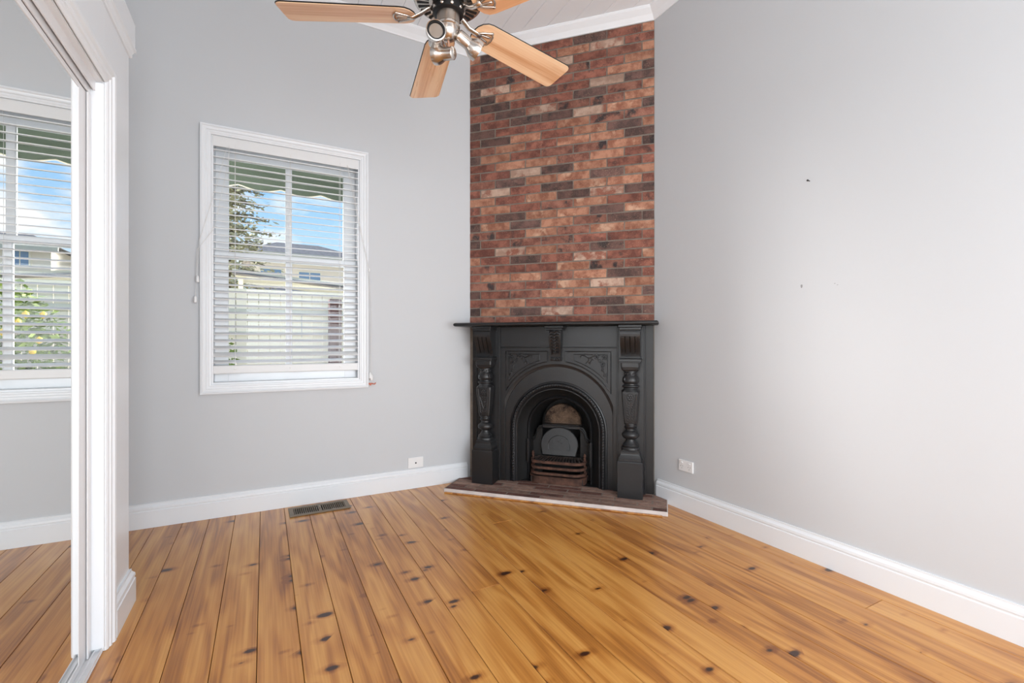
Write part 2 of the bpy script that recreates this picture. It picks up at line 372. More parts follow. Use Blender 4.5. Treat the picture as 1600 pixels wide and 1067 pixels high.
# cornice
CO = [(0, 3.366), (.008, 3.366), (.012, 3.374), (.030, 3.398), (.062, 3.424), (.070, 3.434), (.070, ZC), (0, ZC)]
bm = BM(); sweep2d(bm, [(XL, YB), P0, P1, (XR, YR)], CO, 1); tag(build('trim_1', bm, 'white_ceiling'), 'white cornice around the ceiling', None, None, 'structure')

# ------------------------------------------------------------------ brick chimney breast
CH = empty('wall_chimney', (Mid.x, Mid.y, 0), ROT); tag(CH, 'angled chimney breast faced with mixed red brick', None, None, 'structure')
HT0 = .0285                          # the breast stands on the hearth slab
bm = BM(); HW, HH = .335, .80
box(bm, -HALF-.06, -HW, 0, .04, HT0, ZC); box(bm, HW, HALF+.06, 0, .04, HT0, ZC); box(bm, -HW, HW, 0, .04, HH, ZC)
build('mortar_bed', bm, 'mortar', CH)
ROWS = ["mrrrmm", "dodlrdd", "rorrdo", "drmoood", "mmrolo", "roomodr", "mrromr", "ordrlro", "rlomdr", "drmmrrr", "mromoo", "dodomdd", "rdoodo", "rormorr", "orodld",
        "rlrdoor", "mdoodo", "rrldorr", "roomor", "dormmod", "morood", "rdorodo", "drromm", "drddlod", "rdlmmo", "rdrrdmo", "dodrld", "dlorrod", "dmrmro", "orrlrmo", "rorolr", "odrrdro"]
PA = [-.700, -.614, -.366, -.120, .127, .374, .621, .700]
PB = [-.700, -.489, -.243, .004, .250, .497, .700]
PITCH, Z0B = .0667, 1.2303
bmesh_cache = {}
for j, row in enumerate(ROWS):
    J = PB if j % 2 == 0 else PA
    z0 = Z0B+j*PITCH; z1 = min(z0+PITCH, 3.374)
    for i, ch in enumerate(row):
        u0 = J[i]+(.007 if i else 0); u1 = J[i+1]-(.007 if i < len(row)-1 else 0)
        key = (round(u1-u0, 3), random.randrange(3))
        if key not in bmesh_cache:
            b = BM(); w = (u1-u0)/2; h = (PITCH-.0145)/2; c = .0025
            j1 = [random.uniform(-.0020, .0020) for _ in range(8)]
            back = [(-w, .004, -h), (w, .004, -h), (w, .004, h), (-w, .004, h)]
            mid = [(-w+j1[0], -.0012, -h+j1[1]), (w+j1[2], -.0012, -h-j1[3]), (w-j1[4], -.0012, h+j1[5]), (-w+j1[6], -.0012, h-j1[7])]
            frn = [(a+math.copysign(-c, a), -.0038+random.uniform(-.0008, .0008), q+math.copysign(-c, q)) for a, _, q in mid]
            loft(b, [back, mid, frn]); bmesh.ops.recalc_face_normals(b, faces=b.faces)
            me = bpy.data.meshes.new('brick'); b.to_mesh(me); b.free(); me.materials.append(None); bmesh_cache[key] = me
        o = link('brick', bmesh_cache[key], CH, ((u0+u1)/2, random.uniform(-.0012, .0012), (z0+z1)/2), (0, random.uniform(-.004, .004), 0))
        o.material_slots[0].link = 'OBJECT'; o.material_slots[0].material = MT['brick_'+ch]

# ------------------------------------------------------------------ hearth of bricks
def clip_poly(poly, nrm, d):
    out = []
    for a, b in zip(poly, poly[1:]+poly[:1]):
        da = a.dot(nrm)-d; db = b.dot(nrm)-d
        if da <= 0: out.append(a)
        if (da < 0) != (db < 0): out.append(a+(b-a)*(da/(da-db)))
    return out
def loc2w(u, n): return Mid+Ud*u+Vector((Ud.y, -Ud.x))*n
def w2loc(p): d = p-Mid; return (d.dot(Ud), d.dot(Vector((Ud.y, -Ud.x))))
HT = .028
def wallclip(poly, gap=0):
    """poly: [(u,n)] cut by the skirting faces of the two walls"""
    w = [loc2w(*p) for p in poly]
    w = clip_poly(w, Vector((0, 1)), YB-.0205-gap); w = clip_poly(w, Vector((1, 0)), XR-.0205-gap)
    return [w2loc(p) for p in w]
HE = empty('hearth', (Mid.x, Mid.y, 0), ROT); tag(HE, 'low brick-paved hearth with a pale edge strip before the black fireplace', 'hearth')
HU0, HU1, HN = -.757, .790, .352
def slab(bm, poly, z0, z1):
    a = sum(poly[i][0]*poly[(i+1)%len(poly)][1]-poly[(i+1)%len(poly)][0]*poly[i][1] for i in range(len(poly)))
    loft(bm, [[(u, -n, z0) for u, n in poly], [(u, -n, z1) for u, n in poly]])
bm = BM(); slab(bm, wallclip([(HU0, -.0), (HU1, -.0), (HU1, HN), (HU0, HN)]), .0005, HT-.0018); build('mortar_bed', bm, 'hearth_mortar', HE)
rn = 0; n1 = HN-.006; rj = random.Random(4)
while n1 > .01:
    n0 = n1-.051; u = HU0+.006-(.246*(.5 if rn % 2 else .12)); 
    while u < HU1:
        a, b = max(u+.006, HU0+.004), min(u+.240, HU1-.004)
        if b-a > .02:
            pl = wallclip([(a, n0), (b, n0), (b, n1), (a, n1)], .003)
            if len(pl) > 2:
                bm = BM(); cu = sum(q[0] for q in pl)/len(pl); cn = sum(q[1] for q in pl)/len(pl)
                slab(bm, [(q[0]-cu, q[1]-cn) for q in pl], -.008, 0)
                build('brick', bm, 'hearth_b' if rj.random() < .42 else 'hearth_a', HE, loc=(cu, -cn, HT+rj.uniform(-.001, .0003)))
        u += .246
    n1 -= .0625; rn += 1
bm = BM(); box(bm, HU0-.002, HU1+.002, -HN-.004, -HN, .0006, HT+.0003, .0008); build('edge_strip', bm, 'trim_white', HE)
for uu in (HU0, HU1):
    pl = wallclip([(uu-.003, .02), (uu+.003, .02), (uu+.003, HN), (uu-.003, HN)])
    if len(pl) > 2:
        bm = BM(); slab(bm, pl, .0006, HT+.0003); build('edge_strip', bm, 'trim_white' if uu > 0 else 'hearth_mortar', HE)
bm = BM(); box(bm, HU0+.01, HU1-.03, -HN-.026, -HN-.005, .0008, .007, .002); build('floor_bead', bm, 'pine_floor', HE)

# ------------------------------------------------------------------ fireplace
FP = empty('fireplace', (Mid.x, Mid.y, HT), ROT); tag(FP, 'black cast iron corner fireplace with carved columns and an arched opening', 'fireplace')
ZO = HT
SH = 0.0                              # the register (arched front, fire basket) sits back from the columns
def fb(bm, u0, u1, n0, n1, z0, z1, bev=0, seg=1): return box(bm, u0, u1, -n1+SH, -n0+SH, z0-ZO, z1-ZO, bev, seg)
def fp(u, n, z): return Vector((u, -n+SH, z-ZO))
UC = .008
# infill boards beside the columns
for a, b in ((-.668, -.40), (.42, .700)):
    bm = BM(); fb(bm, a, b, .008, .034, HT+.001, 1.214, .002); build('side_board', bm, 'iron_board', FP)
# pilaster backs
for c in (-.532, .548):
    bm = BM(); fb(bm, c-.098, c+.098, .030, .052, HT+.001, 1.212, .003)
    fb(bm, c-.098, c-.088, .050, .058, .06, 1.2, .002); fb(bm, c+.088, c+.098, .050, .058, .06, 1.2, .002)
    build('pilaster_back', bm, 'iron', FP)
# frieze
SH = .022
bm = BM(); fb(bm, -.434, .450, .030, .058, 1.056, 1.212, .002); fb(bm, -.434, .450, .055, .064, 1.050, 1.060, .003)
build('frieze', bm, 'iron', FP)
# arched front plates
def stations(R, cz, z0, n=40):
    pts = [(-R, z0), (-R, cz)]
    pts += [(-R*math.cos(PI*i/n), cz+R*math.sin(PI*i/n)) for i in range(1, n)]
    pts += [(R, cz), (R, z0)]
    return pts
def arch_sweep(bm, prof, z0=HT, n=40):
    """prof: [(radius, n, cz)]"""
    rows = []
    for R, nn, cz in prof:
        rows.append([bm.verts.new(fp(UC+a, nn, b)) for a, b in stations(R, cz, z0, n)])
    for a, b in zip(rows, rows[1:]):
        for i in range(len(a)-1): bm.faces.new((a[i], a[i+1], b[i+1], b[i]))
CZ1, CZ2 = .496, .432
bm = BM(); R = .436; ztop = 1.052
st = stations(R, CZ1, HT)
up = [bm.verts.new(fp(UC+a, .058, ztop)) for a, b in st[1:-1]]; lo = [bm.verts.new(fp(UC+a, .058, b)) for a, b in st[1:-1]]
for i in range(len(up)-1): bm.faces.new((lo[i], lo[i+1], up[i+1], up[i]))
for s_ in (-1, 1):
    fb(bm, UC+s_*R if s_ > 0 else UC-.450, UC+.450 if s_ > 0 else UC-R, .030, .058, HT+.001, ztop)
arch_sweep(bm, [(R, .058, CZ1), (R, .054, CZ1), (R-.012, .049, CZ1), (R-.020, .047, CZ1), (R-.022, .040, CZ1)])
build('arch_plate', bm, 'iron', FP)
bm = BM(); arch_sweep(bm, [(R-.020, .040, CZ1), (.372, .040, CZ2), (.366, .046, CZ2), (.360, .047, CZ2), (.357, .040, CZ2)]); build('inner_plate', bm, 'iron', FP, True)
bm = BM(); arch_sweep(bm, [(.358, .040, CZ2), (.354, .050, CZ2), (.346, .055, CZ2), (.336, .055, CZ2), (.329, .049, CZ2), (.326, .040, CZ2), (.319, .036, CZ2), (.316, .041, CZ2), (.311, .041, CZ2), (.308, .034, CZ2)]); rope = build('arch_moulding', bm, 'iron', FP, True)
bm = BM()
stp = []
L_ = (CZ2-HT); total = 2*L_+PI*.342; nb = 92
for i in range(nb):
    d = (i+.5)*total/nb
    if d < L_: c = (-.342, HT+d); t = PI/2
    elif d < L_+PI*.342:
        a = (d-L_)/.342; c = (-.342*math.cos(a), CZ2+.342*math.sin(a)); t = PI/2-a
    else: c = (.342, CZ2-(d-L_-PI*.342)); t = -PI/2
    Rm = Matrix.Rotation(-(t+.7), 4, 'Y')
    ball(bm, fp(UC+c[0], .055, c[1]), .0092, 1.4, .9, .62, 1, Rm)
build('rope_beading', bm, 'iron', rope, True)
bm = BM(); arch_sweep(bm, [(.309, .036, CZ2), (.300, .022, CZ2), (.282, -.006, CZ2), (.262, -.030, CZ2), (.252, -.040, CZ2), (.249, -.030, CZ2), (.242, -.026, CZ2), (.235, -.030, CZ2), (.231, -.042, CZ2), (.229, -.060, CZ2), (.200, -.30, CZ2)]); build('arch_reveal', bm, 'iron_dark', FP, True)
bm = BM(); arch_sweep(bm, [(.252, -.040, CZ2), (.249, -.028, CZ2), (.242, -.022, CZ2), (.235, -.028, CZ2), (.231, -.042, CZ2)]); build('opening_rim', bm, 'iron', FP, True)
# firebox back, ledge, damper
bm = BM(); fb(bm, UC-.34, UC+.34, -.32, -.30, HT+.001, .80); fb(bm, UC-.3, UC+.3, -.30, .02, HT+.0008, HT+.004)
build('firebox_back', bm, 'iron_dark', FP)
bm = BM()
pts = [(-.150, .44)]+[(-.150*math.cos(PI*i/16), .462+.150*math.sin(PI*i/16)*.98) for i in range(17)]+[(.150, .44)]
loft(bm, [[fp(UC-.004+a, -.20, b) for a, b in pts], [fp(UC-.004+a*.97, -.172, .44+(b-.44)*.97) for a, b in pts]])
build('fireback_bricks', bm, 'fireback_brick', FP)
bm = BM(); fb(bm, UC-.160, UC+.150, -.20, -.115, .418, .446, .005); fb(bm, UC-.150, UC+.140, -.20, -.110, .446, .452, .002); build('throat_ledge', bm, 'iron', FP)
for s_ in (-1, 1):
    bm = BM(); P_ = [(s_*.150, .438), (s_*.170, .432), (s_*.188, .405), (s_*.196, .370), (s_*.212, .345), (s_*.230, .338)]
    tube(bm, [fp(UC+a, -.10, b) for a, b in P_], .010, 8); tube(bm, [fp(UC+a*.985, -.09, b-.014) for a, b in P_], .006, 6)
    loft(bm, [[fp(UC+a, -.105, b) for a, b in P_]+[fp(UC+s_*.23, -.105, HT+.01), fp(UC+s_*.15, -.105, HT+.01)], [fp(UC+a, -.12, b) for a, b in P_]+[fp(UC+s_*.23, -.12, HT+.01), fp(UC+s_*.15, -.12, HT+.01)]])
    build('fire_cheek', bm, 'iron_dark', FP, True)
    bm = BM(); fb(bm, UC+s_*.243-.010, UC+s_*.243+.010, -.03, -.012, .17, .345, .003); fb(bm, UC+s_*.243-.004, UC+s_*.243+.004, -.014, -.006, .16, .35, .002)
    build('hinge_bar', bm, 'iron', FP)
bm = BM()
def dplate(sc, n):
    o = []
    for i in range(25):
        a = PI*(-.09+1.18*i/24); o.append(fp(UC-.010-.148*sc*math.cos(a)*(1 if math.sin(a) > 0 else .98), n+.0-.02*(math.sin(a)), .296+.138*sc*math.sin(a)))
    o += [fp(UC-.010+.132*sc, n+.012, .222+(1-sc)*.08), fp(UC-.010-.132*sc, n+.012, .222+(1-sc)*.08)]
    return o
loft(bm, [dplate(1, -.088), dplate(1, -.078), dplate(.965, -.074)]); dp = build('damper_plate', bm, 'iron', FP)
bm = BM()
tube(bm, [fp(UC-.010-.088*math.cos(PI*(-.12+1.24*i/20)), -.0745-.012*math.sin(PI*(-.12+1.24*i/20)), .292+.080*math.sin(PI*(-.12+1.24*i/20))) for i in range(21)], .003, 6)
for i in range(7):
    ball(bm, fp(UC-.005+.016*math.sin(i*1.7), -.078, .245+.014*i), .012-.001*i, 1.2, .4, 1, 1)
for a in (-.05, -.03, .03, .05): ball(bm, fp(UC-.01+a, -.076, .252), .011, 1.3, .35, .9, 1)
build('relief_ornament', bm, 'iron', dp, True)
# fire basket
GR = []
gw, gf, gb = .205, .040, -.085
def basket_path(sc, z, off=0):
    pts = [(-gw*sc, gb)]
    rr = .075
    pts.append((-gw*sc, gf-rr))
    for i in range(1, 7):
        a = PI/2*i/6; pts.append((-gw*sc+rr-rr*math.cos(a), gf-rr+rr*math.sin(a)+off))
    for i in range(0, 7):
        a = PI/2*(1-i/6); pts.append((gw*sc-rr+rr*math.cos(a), gf-rr+rr*math.sin(a)+off))
    pts.append((gw*sc, gb))
    return [fp(UC-.008+a, b, z) for a, b in pts]
for z, h, w in ((.054, .046, .016), (.104, .017, .016), (.147, .017, .016), (.190, .019, .016)):
    bm = BM(); strip(bm, basket_path(1, z), w, h); build('grate_bar', bm, 'rust', FP, True)
bm = BM(); strip(bm, basket_path(1.02, .080, .004), .022, .008); build('grate_bar', bm, 'rust', FP, True)
for i in range(17):
    t = -1+2*i/16; u0 = t*(gw-.012); n0 = gf-.010 if abs(t) < .72 else gf-.012-.065*((abs(t)-.72)/.28)**1.5
    bm = BM(); strip(bm, [fp(UC-.008+u0, n0, .200), fp(UC-.008+u0*.80, gb+.01, .206)], .009, .008); build('fire_bar', bm, 'rust_dark', FP)
bm = BM(); strip(bm, [fp(UC-.008-.17, gb+.01, .204), fp(UC-.008+.17, gb+.01, .204)], .012, .014); build('fire_bar', bm, 'rust_dark', FP)
for s_ in (-1, 1):
    bm = BM(); c = fp(UC-.008+s_*(gw-.004), gf-.085, HT); 
    lathe(bm, [(.008, .002), (.008, .185), (.011, .19), (.006, .196), (.012, .206), (.010, .216), (.002, .226)], c, (0, 0, 1), 10); build('grate_finial', bm, 'rust', FP, True)
bm = BM(); fb(bm, UC-.21, UC+.19, gb-.01, gf-.02, HT+.002, .075); build('ash_box', bm, 'rust_dark', FP)
# spandrel panels: raised frame and flowers
for s_ in (-1, 1):
    u_out = UC+s_*.398; u_in = UC+s_*.068
    Rr = .470
    def arcpt(u): return CZ1+math.sqrt(max(0, Rr**2-(u-UC)**2))
    for ins, rad, dn in ((0, .0042, .0), (.024, .0030, .0)):
        Rr = .458+ins*.9
        uo = u_out-s_*ins; ui = UC+s_*(.068+ins*2.6); zt = 1.026-ins*.9
        zb = arcpt(uo); line = [(ui, zt), (uo, zt), (uo, zb)]
        line += [(uo+(ui-uo)*i/18, min(zt, arcpt(uo+(ui-uo)*i/18))) for i in range(1, 19)] + [(ui, zt)]
        bm = BM(); tube(bm, [fp(a, .0595, b) for a, b in line], rad, 6); build('panel_border', bm, 'iron', FP, True)
    bm = BM(); rs = random.Random(3)
    cu, cz = u_out-s_*.075, .955
    for du, dz, R_ in ((0, .03, .017), (.055, .035, .016), (.012, -.018, .015), (.036, .006, .010)):
        c = fp(cu-s_*(du-.03), .060, cz+dz); torus(bm, c, R_*.72, .0048, (0, -1, 0), 12, 6); ball(bm, c, R_*.4, 1, .8, 1, 1)
        for q in range(5):
            a = q*2*PI/5+.3; ball(bm, c+Vector((R_*math.cos(a), -.001, R_*math.sin(a))), R_*.42, 1, .6, 1, 1)
    for (a, b, c_, d) in ((.05, .03, .17, .035), (.03, 0, .0, -.10), (.08, .01, .13, -.012), (.02, -.03, -.02, -.13)):
        pts = [fp(cu-s_*(a+(c_-a)*t-.03), .0605, cz+b+(d-b)*t+.008*math.sin(t*9)) for t in [i/12 for i in range(13)]]
        tube(bm, pts, .0036, 6)
        for t in (3, 6, 9, 12):
            ball(bm, pts[t]+Vector((0, -.001, .008*(1 if t % 2 else -1))), .0085, 1.3, .4, .7, 1, Matrix.Rotation(.6*t, 4, 'Y'))
    build('floral_relief', bm, 'iron', FP, True)
# columns
SH = 0.0
def corbel_prof():
    P_ = []
    for i in range(15):
        t = i/14; z = 1.178-.196*t
        n = .150+.032*math.cos((t-.12)*PI*1.15) - .0*t
        P_.append((n, z))
    return P_
for c, wd in ((-.532, 1), (.548, 1)):
    w = .066
    bm = BM(); fb(bm, c-.078, c+.078, .03, .197, 1.196, 1.214, .003); fb(bm, c-.072, c+.072, .03, .190, 1.178, 1.197, .004, 2); cap = build('capital', bm, 'iron', FP)
    bm = BM(); edges = [-w, -.036, -.030, -.003, .003, .030, .036, w]; pr = corbel_prof()
    for i in range(7):
        dn = .010 if i % 2 else 0
        f_ = [(n-(dn if 3 < q < 12 else 0), z) for q, (n, z) in enumerate(pr)]
        poly = [(.03, 1.178)]+f_+[(.03, .982)]
        loft(bm, [[fp(c+edges[i], n, z) for n, z in poly], [fp(c+edges[i+1], n, z) for n, z in poly]])
    build('corbel', bm, 'iron', FP)
    bm = BM(); fb(bm, c-.076, c+.076, .03, .176, .960, .981, .003); fb(bm, c-.070, c+.070, .03, .168, .952, .961, .002); build('neck_slab', bm, 'iron', FP)
    cn = .108
    bm = BM()
    def sq(hw, z, k=.25):
        return [fp(c+a*hw, cn+b*hw*.78, z) for a, b in ((-1, -1+k), (-1+k, -1), (1-k, -1), (1, -1+k), (1, 1-k), (1-k, 1), (-1+k, 1), (-1, 1-k))]
    loft(bm, [sq(.062, .952, .12), sq(.062, .925, .12), sq(.057, .905, .2), sq(.050, .897, .3), sq(.040, .894, .5)]); col = build('column', bm, 'iron', FP)
    bm = BM()
    prof = [(.036, .898), (.044, .895), (.044, .889), (.038, .886), (.038, .866), (.042, .862), (.050, .846), (.053, .828), (.050, .815), (.040, .808), (.040, .800), (.052, .796), (.054, .789), (.050, .783), (.042, .780), (.044, .770), (.056, .760), (.058, .752)]
    lathe(bm, [(r*1.08, z-ZO) for r, z in prof[::-1]], (c, -cn, 0), (0, 0, 1), 20, 1, .82)
    for i in range(12):
        a = 2*PI*i/12; ball(bm, fp(c+.039*math.cos(a), cn+.032*math.sin(a), .877), .0075, sub=1)
    for i in range(8):
        a = 2*PI*i/8; ball(bm, fp(c+.047*math.cos(a), cn+.038*math.sin(a), .836), .017, .8, .5, 1.3, 1, Matrix.Rotation(a+PI/2, 4, 'Z'))
    build('turned_collar', bm, 'iron', col, True)
    bm = BM(); loft(bm, [sq(.034, .528, .3), sq(.040, .536, .2), sq(.044, .56, .16), sq(.058, .735, .14), sq(.058, .752, .16), sq(.050, .764, .25)]); pan = build('tapered_panel', bm, 'iron', col)
    bm = BM(); fr = lambda z: cn+.78*(.044+(.058-.044)*(z-.56)/.175)+.0005
    torus(bm, fp(c, fr(.715), .715), .027, .0035, (0, -1, 0), 18, 6); ball(bm, fp(c, fr(.715), .715), .007, 1, .6, 1)
    for q in range(6):
        a = q*PI/3; ball(bm, fp(c+.015*math.cos(a), fr(.715), .715+.015*math.sin(a)), .0075, 1, .4, 1, 1)
    for s_ in (-1, 1):
        tube(bm, [fp(c+s_*(.040-.014*t), fr(.74-.18*t)+.0005, .74-.18*t) for t in [i/6 for i in range(7)]], .0028, 6)
        tube(bm, [fp(c+s_*(.028-.028*t), fr(.68-.09*t)+.0005, .68-.09*t) for t in [i/6 for i in range(7)]], .0028, 6)
        for q in range(7):
            z = .678-.018*q; ball(bm, fp(c+s_*(.009+.005*(q % 2)), fr(z), z), .0062, 1.2, .5, .8, 1)
            ball(bm, fp(c+s_*(.024-.001*q), fr(z-.03), z-.03), .0055, .8, .5, 1.1, 1)
    build('panel_relief', bm, 'iron', pan, True)
    bm = BM()
    prof = [(.036, .534), (.036, .524), (.031, .520), (.031, .512), (.037, .508), (.036, .503), (.026, .496), (.026, .484), (.036, .478), (.050, .464), (.053, .452), (.049, .440), (.036, .430), (.024, .424), (.024, .414), (.034, .400), (.038, .392), (.046, .388), (.050, .380), (.046, .374), (.052, .370), (.056, .362), (.056, .354)]
    lathe(bm, [(r*1.0+.006, z-ZO) for r, z in prof[::-1]], (c, -cn, 0), (0, 0, 1), 20, 1, .82)
    for i in range(16):
        a = 2*PI*i/16; ball(bm, fp(c+.049*math.cos(a), cn+.040*math.sin(a), .456), .013, .35, .6, 1.2, 1, Matrix.Rotation(-a, 4, 'Z'))
    build('turned_base', bm, 'iron', col, True)
    bm = BM(); 
    def rq(hw, z, n1): return [fp(c-hw, .03, z), fp(c+hw, .03, z), fp(c+hw, n1, z), fp(c-hw, n1, z)]
    loft(bm, [rq(.083, .030, .176), rq(.083, .272, .176), rq(.080, .280, .173), rq(.074, .282, .167), rq(.074, .296, .167), rq(.070, .304, .163), rq(.064, .320, .157), rq(.062, .330, .155), rq(.062, .340, .155), rq(.056, .350, .15), rq(.050, .356, .145)])
    build('plinth', bm, 'iron', FP)
# keystone corbel with acanthus leaf
c = UC+.004
bm = BM(); fb(bm, c-.070, c+.070, .03, .150, 1.196, 1.214, .003); fb(bm, c-.062, c+.062, .03, .142, 1.182, 1.197, .004); build('keystone_cap', bm, 'iron', FP)
bm = BM(); 
def kr(hw, z, n): return [fp(c-hw, .03, z), fp(c+hw, .03, z), fp(c+hw, n, z), fp(c-hw, n, z)]
loft(bm, [kr(.046, 1.182, .125), kr(.045, 1.14, .128), kr(.042, 1.08, .115), kr(.037, 1.02, .095), kr(.036, .99, .09), kr(.040, .975, .095), kr(.038, .958, .092), kr(.030, .956, .085)]); key = build('keystone', bm, 'iron', FP)
bm = BM()
for q in range(8):
    z = 1.165-.022*q; n = .128-.0045*q; wd = .040-.0018*q
    for s_ in (-1, 1):
        tube(bm, [fp(c+s_*(.003), n+.004, z), fp(c+s_*wd*.45, n+.006, z+.010), fp(c+s_*wd*.8, n+.002, z+.006), fp(c+s_*wd, n-.008, z-.008)], .0075, 6, taper=[1, 1.15, .9, .35])
tube(bm, [fp(c, .130-.004*i, 1.17-.02*i) for i in range(9)], .006, 6)
for s_ in (-1.5, -.5, .5, 1.5): ball(bm, fp(c+s_*.018, .094, .972), .010, .8, .8, 1.2, 1)
build('acanthus_leaf', bm, 'iron', key, True)
# mantel shelf
bm = BM()
def shelf(hu0, hu1, n1):
    w = [loc2w(*p) for p in ((hu0, .002), (hu1, .002), (hu1, n1), (hu0, n1))]
    w = clip_poly(w, Vector((0, 1)), YB-.002); w = clip_poly(w, Vector((1, 0)), XR-.002)
    return [w2loc(p) for p in w]
r_ = []
for ins, z in ((.010, 1.2135), (.004, 1.217), (.0, 1.223), (.0, 1.229), (.004, 1.236), (.012, 1.240)):
    r_.append([(u, -n, z-ZO) for u, n in shelf(-.742+ins, .735-ins, .236-ins)])
loft(bm, r_); build('mantel_shelf', bm, 'iron', FP, True)

# ------------------------------------------------------------------ window
W1 = empty('window_1', (.154, YB, WZ0)); tag(W1, 'white double-hung window with four panes', None, None, 'structure')
def wbox(bm, x0, x1, y0, y1, z0, z1, bev=0): return box(bm, x0-.154, x1-.154, y0-YB, y1-YB, z0-WZ0, z1-WZ0, bev)
# picture-frame casing, mitred moulding
bm = BM()
CP = [(0, 0), (0, .024), (.010, .026), (.016, .021), (.022, .019), (.030, .019), (.034, .015), (.044, .015), (.050, .012), (.057, .011), (.057, 0)]
X0, X1, Zb, Zt = -.350, .658, .772, 2.449
rings = []
for sx, sz, cx, cz in ((1, 1, X0, Zb), (-1, 1, X1, Zb), (-1, -1, X1, Zt), (1, -1, X0, Zt), (1, 1, X0, Zb)):
    rings.append([(cx+sx*t-.154, -d, cz+sz*t-WZ0) for t, d in CP])
loft(bm, rings, True, False); bmesh.ops.remove_doubles(bm, verts=bm.verts, dist=1e-5)
build('casing', bm, 'white_gloss', W1)
bm = BM()
wbox(bm, WX0+.0005, WX0+.010, YB+.001, YB+.15, WZ0, WZ1); wbox(bm, WX1-.010, WX1-.0005, YB+.001, YB+.15, WZ0, WZ1)
wbox(bm, WX0+.01, WX1-.01, YB+.001, YB+.15, WZ1-.010, WZ1-.0005); wbox(bm, WX0+.01, WX1-.01, YB+.001, YB+.19, WZ0+.0005, WZ0+.012)
build('jamb', bm, 'white_gloss', W1)
GX0, GX1, MUL = -.205, .508, .149
for nm, y0, y1, za, zb, zr0, zr1 in (('upper_sash', YB+.112, YB+.146, 1.640, WZ1-.010, .040, .088), ('lower_sash', YB+.074, YB+.108, WZ0+.012, 1.682, .064, .042)):
    bm = BM()
    wbox(bm, WX0+.011, GX0, y0, y1, za, zb, .002); wbox(bm, GX1, WX1-.011, y0, y1, za, zb, .002)
    wbox(bm, GX0-.001, GX1+.001, y0+.001, y1-.001, za, za+zr0, .002); wbox(bm, GX0-.001, GX1+.001, y0+.001, y1-.001, zb-zr1, zb, .002)
    wbox(bm, MUL-.020, MUL+.020, y0+.003, y1-.003, za+zr0-.002, zb-zr1+.002, .003)
    sh = build(nm, bm, 'white_gloss', W1)
    for a, b in ((GX0, MUL-.019), (MUL+.019, GX1)):
        bm = BM(); ym = (y0+y1)/2; wbox(bm, a-.004, b+.004, ym-.0015, ym+.0015, za+zr0-.004, zb-zr1+.004); build('pane', bm, 'glass', sh)
bm = BM(); wbox(bm, X0-.02, X1+.02, YB+.16, YB+.24, WZ0-.05, WZ0-.005, .004); build('sill', bm, 'white_gloss', W1)

# ------------------------------------------------------------------ venetian blind
BL = empty('venetian_blind', (.152, YB+.024, .89)); tag(BL, 'white horizontal slat blind lowered over the window', 'blind')
def bp_(x, y, z): return (x-.152, y-(YB+.024), z-.89)
bm = BM(); box(bm, *[v for v in (-.286-.152, .594-.152, -.026, -.018, 2.325-.89, 2.389-.89)], .002); box(bm, -.280-.152, .588-.152, -.016, .026, 2.345-.89, 2.387-.89, .002)
build('headrail', bm, 'white_blind', BL)
bm = BM(); th = .0042; hw = .0265; sec = []
for i in range(7):
    t = -1+i/3; sec.append((t*hw, .0022*(1-t*t)))
xa, xb = -.285-.152, .590-.152
loft(bm, [[(x, y, z+th/2) for y, z in sec]+[(x, y, z-th/2) for y, z in sec[::-1]] for x in (xa, xb)])
bmesh.ops.recalc_face_normals(bm, faces=bm.faces)
sme = bpy.data.meshes.new('slat'); bm.to_mesh(sme); bm.free(); sme.materials.append(MT['white_blind'])
NS = 31; zt_, zb_ = 2.308, .972
for i in range(NS):
    z = zb_+(zt_-zb_)*i/(NS-1)
    tilt = 9 + 7*(1-i/(NS-1)) + random.uniform(-1.5, 1.5)
    if i == 1: tilt = 27
    if i == 2: tilt = 18
    link('slat', sme, BL, (0, 0, z-.89), (math.radians(tilt), math.radians(random.uniform(-.06, .06)), 0))
bm = BM(); box(bm, xa, xb, -.026, .026, .896-.89, .948-.89, .006, 2); br = build('bottom_rail', bm, 'white_blind', BL)
for xc in (-.165, .154, .470):
    bm = BM()
    for dy in (-.0262, .0262): tube(bm, [bp_(xc, YB+.024+dy, .95), bp_(xc, YB+.024+dy, 2.35)], .0011, 5)
    build('ladder_cord', bm, 'cord', BL)
    bm = BM(); lathe(bm, [(.007, 0), (.007, .002), (.003, .004)], bp_(xc, YB-.002, .925), (0, -1, 0), 10); build('cord_plug', bm, 'white_plastic', br)
# pull cords with tassels
def cord(pts, r=.0013):
    b = BM(); tube(b, [bp_(*p) for p in pts], r, 6); return build('pull_cord', b, 'cord', BL)
def tassel(p, par):
    b = BM(); lathe(b, [(.003, .018), (.008, .010), (.0095, -.012), (.009, -.022), (.003, -.024)], bp_(*p), (0, 0, 1), 12); build('tassel', b, 'white_plastic', par, True)
yc = YB-.030
c1 = cord([(-.205, YB-.004, 2.34), (-.222, yc, 2.25), (-.292, yc, 1.95), (-.352, yc, 1.72), (-.360, yc, 1.56), (-.361, yc, 1.50)]); tassel((-.361, yc, 1.485), c1)
c2 = cord([(-.195, YB-.004, 2.34), (-.200, yc, 2.22), (-.275, yc, 1.80), (-.364, yc, 1.66), (-.368, yc, 1.45), (-.372, yc, 1.38)]); tassel((-.372, yc, 1.36), c2)
c3 = cord([(.515, YB-.004, 2.34), (.535, yc, 2.20), (.600, yc, 1.90), (.650, yc, 1.66), (.664, yc, 1.40), (.672, yc, 1.10), (.668, yc, .88)]); tassel((.668, yc, .860), c3)
c4 = cord([(.520, YB-.004, 2.34), (.545, yc, 2.20), (.612, yc, 1.85), (.660, yc, 1.62), (.678, yc, 1.30), (.676, yc, 1.0), (.678, yc, .86)]); tassel((.678, yc, .845), c4)
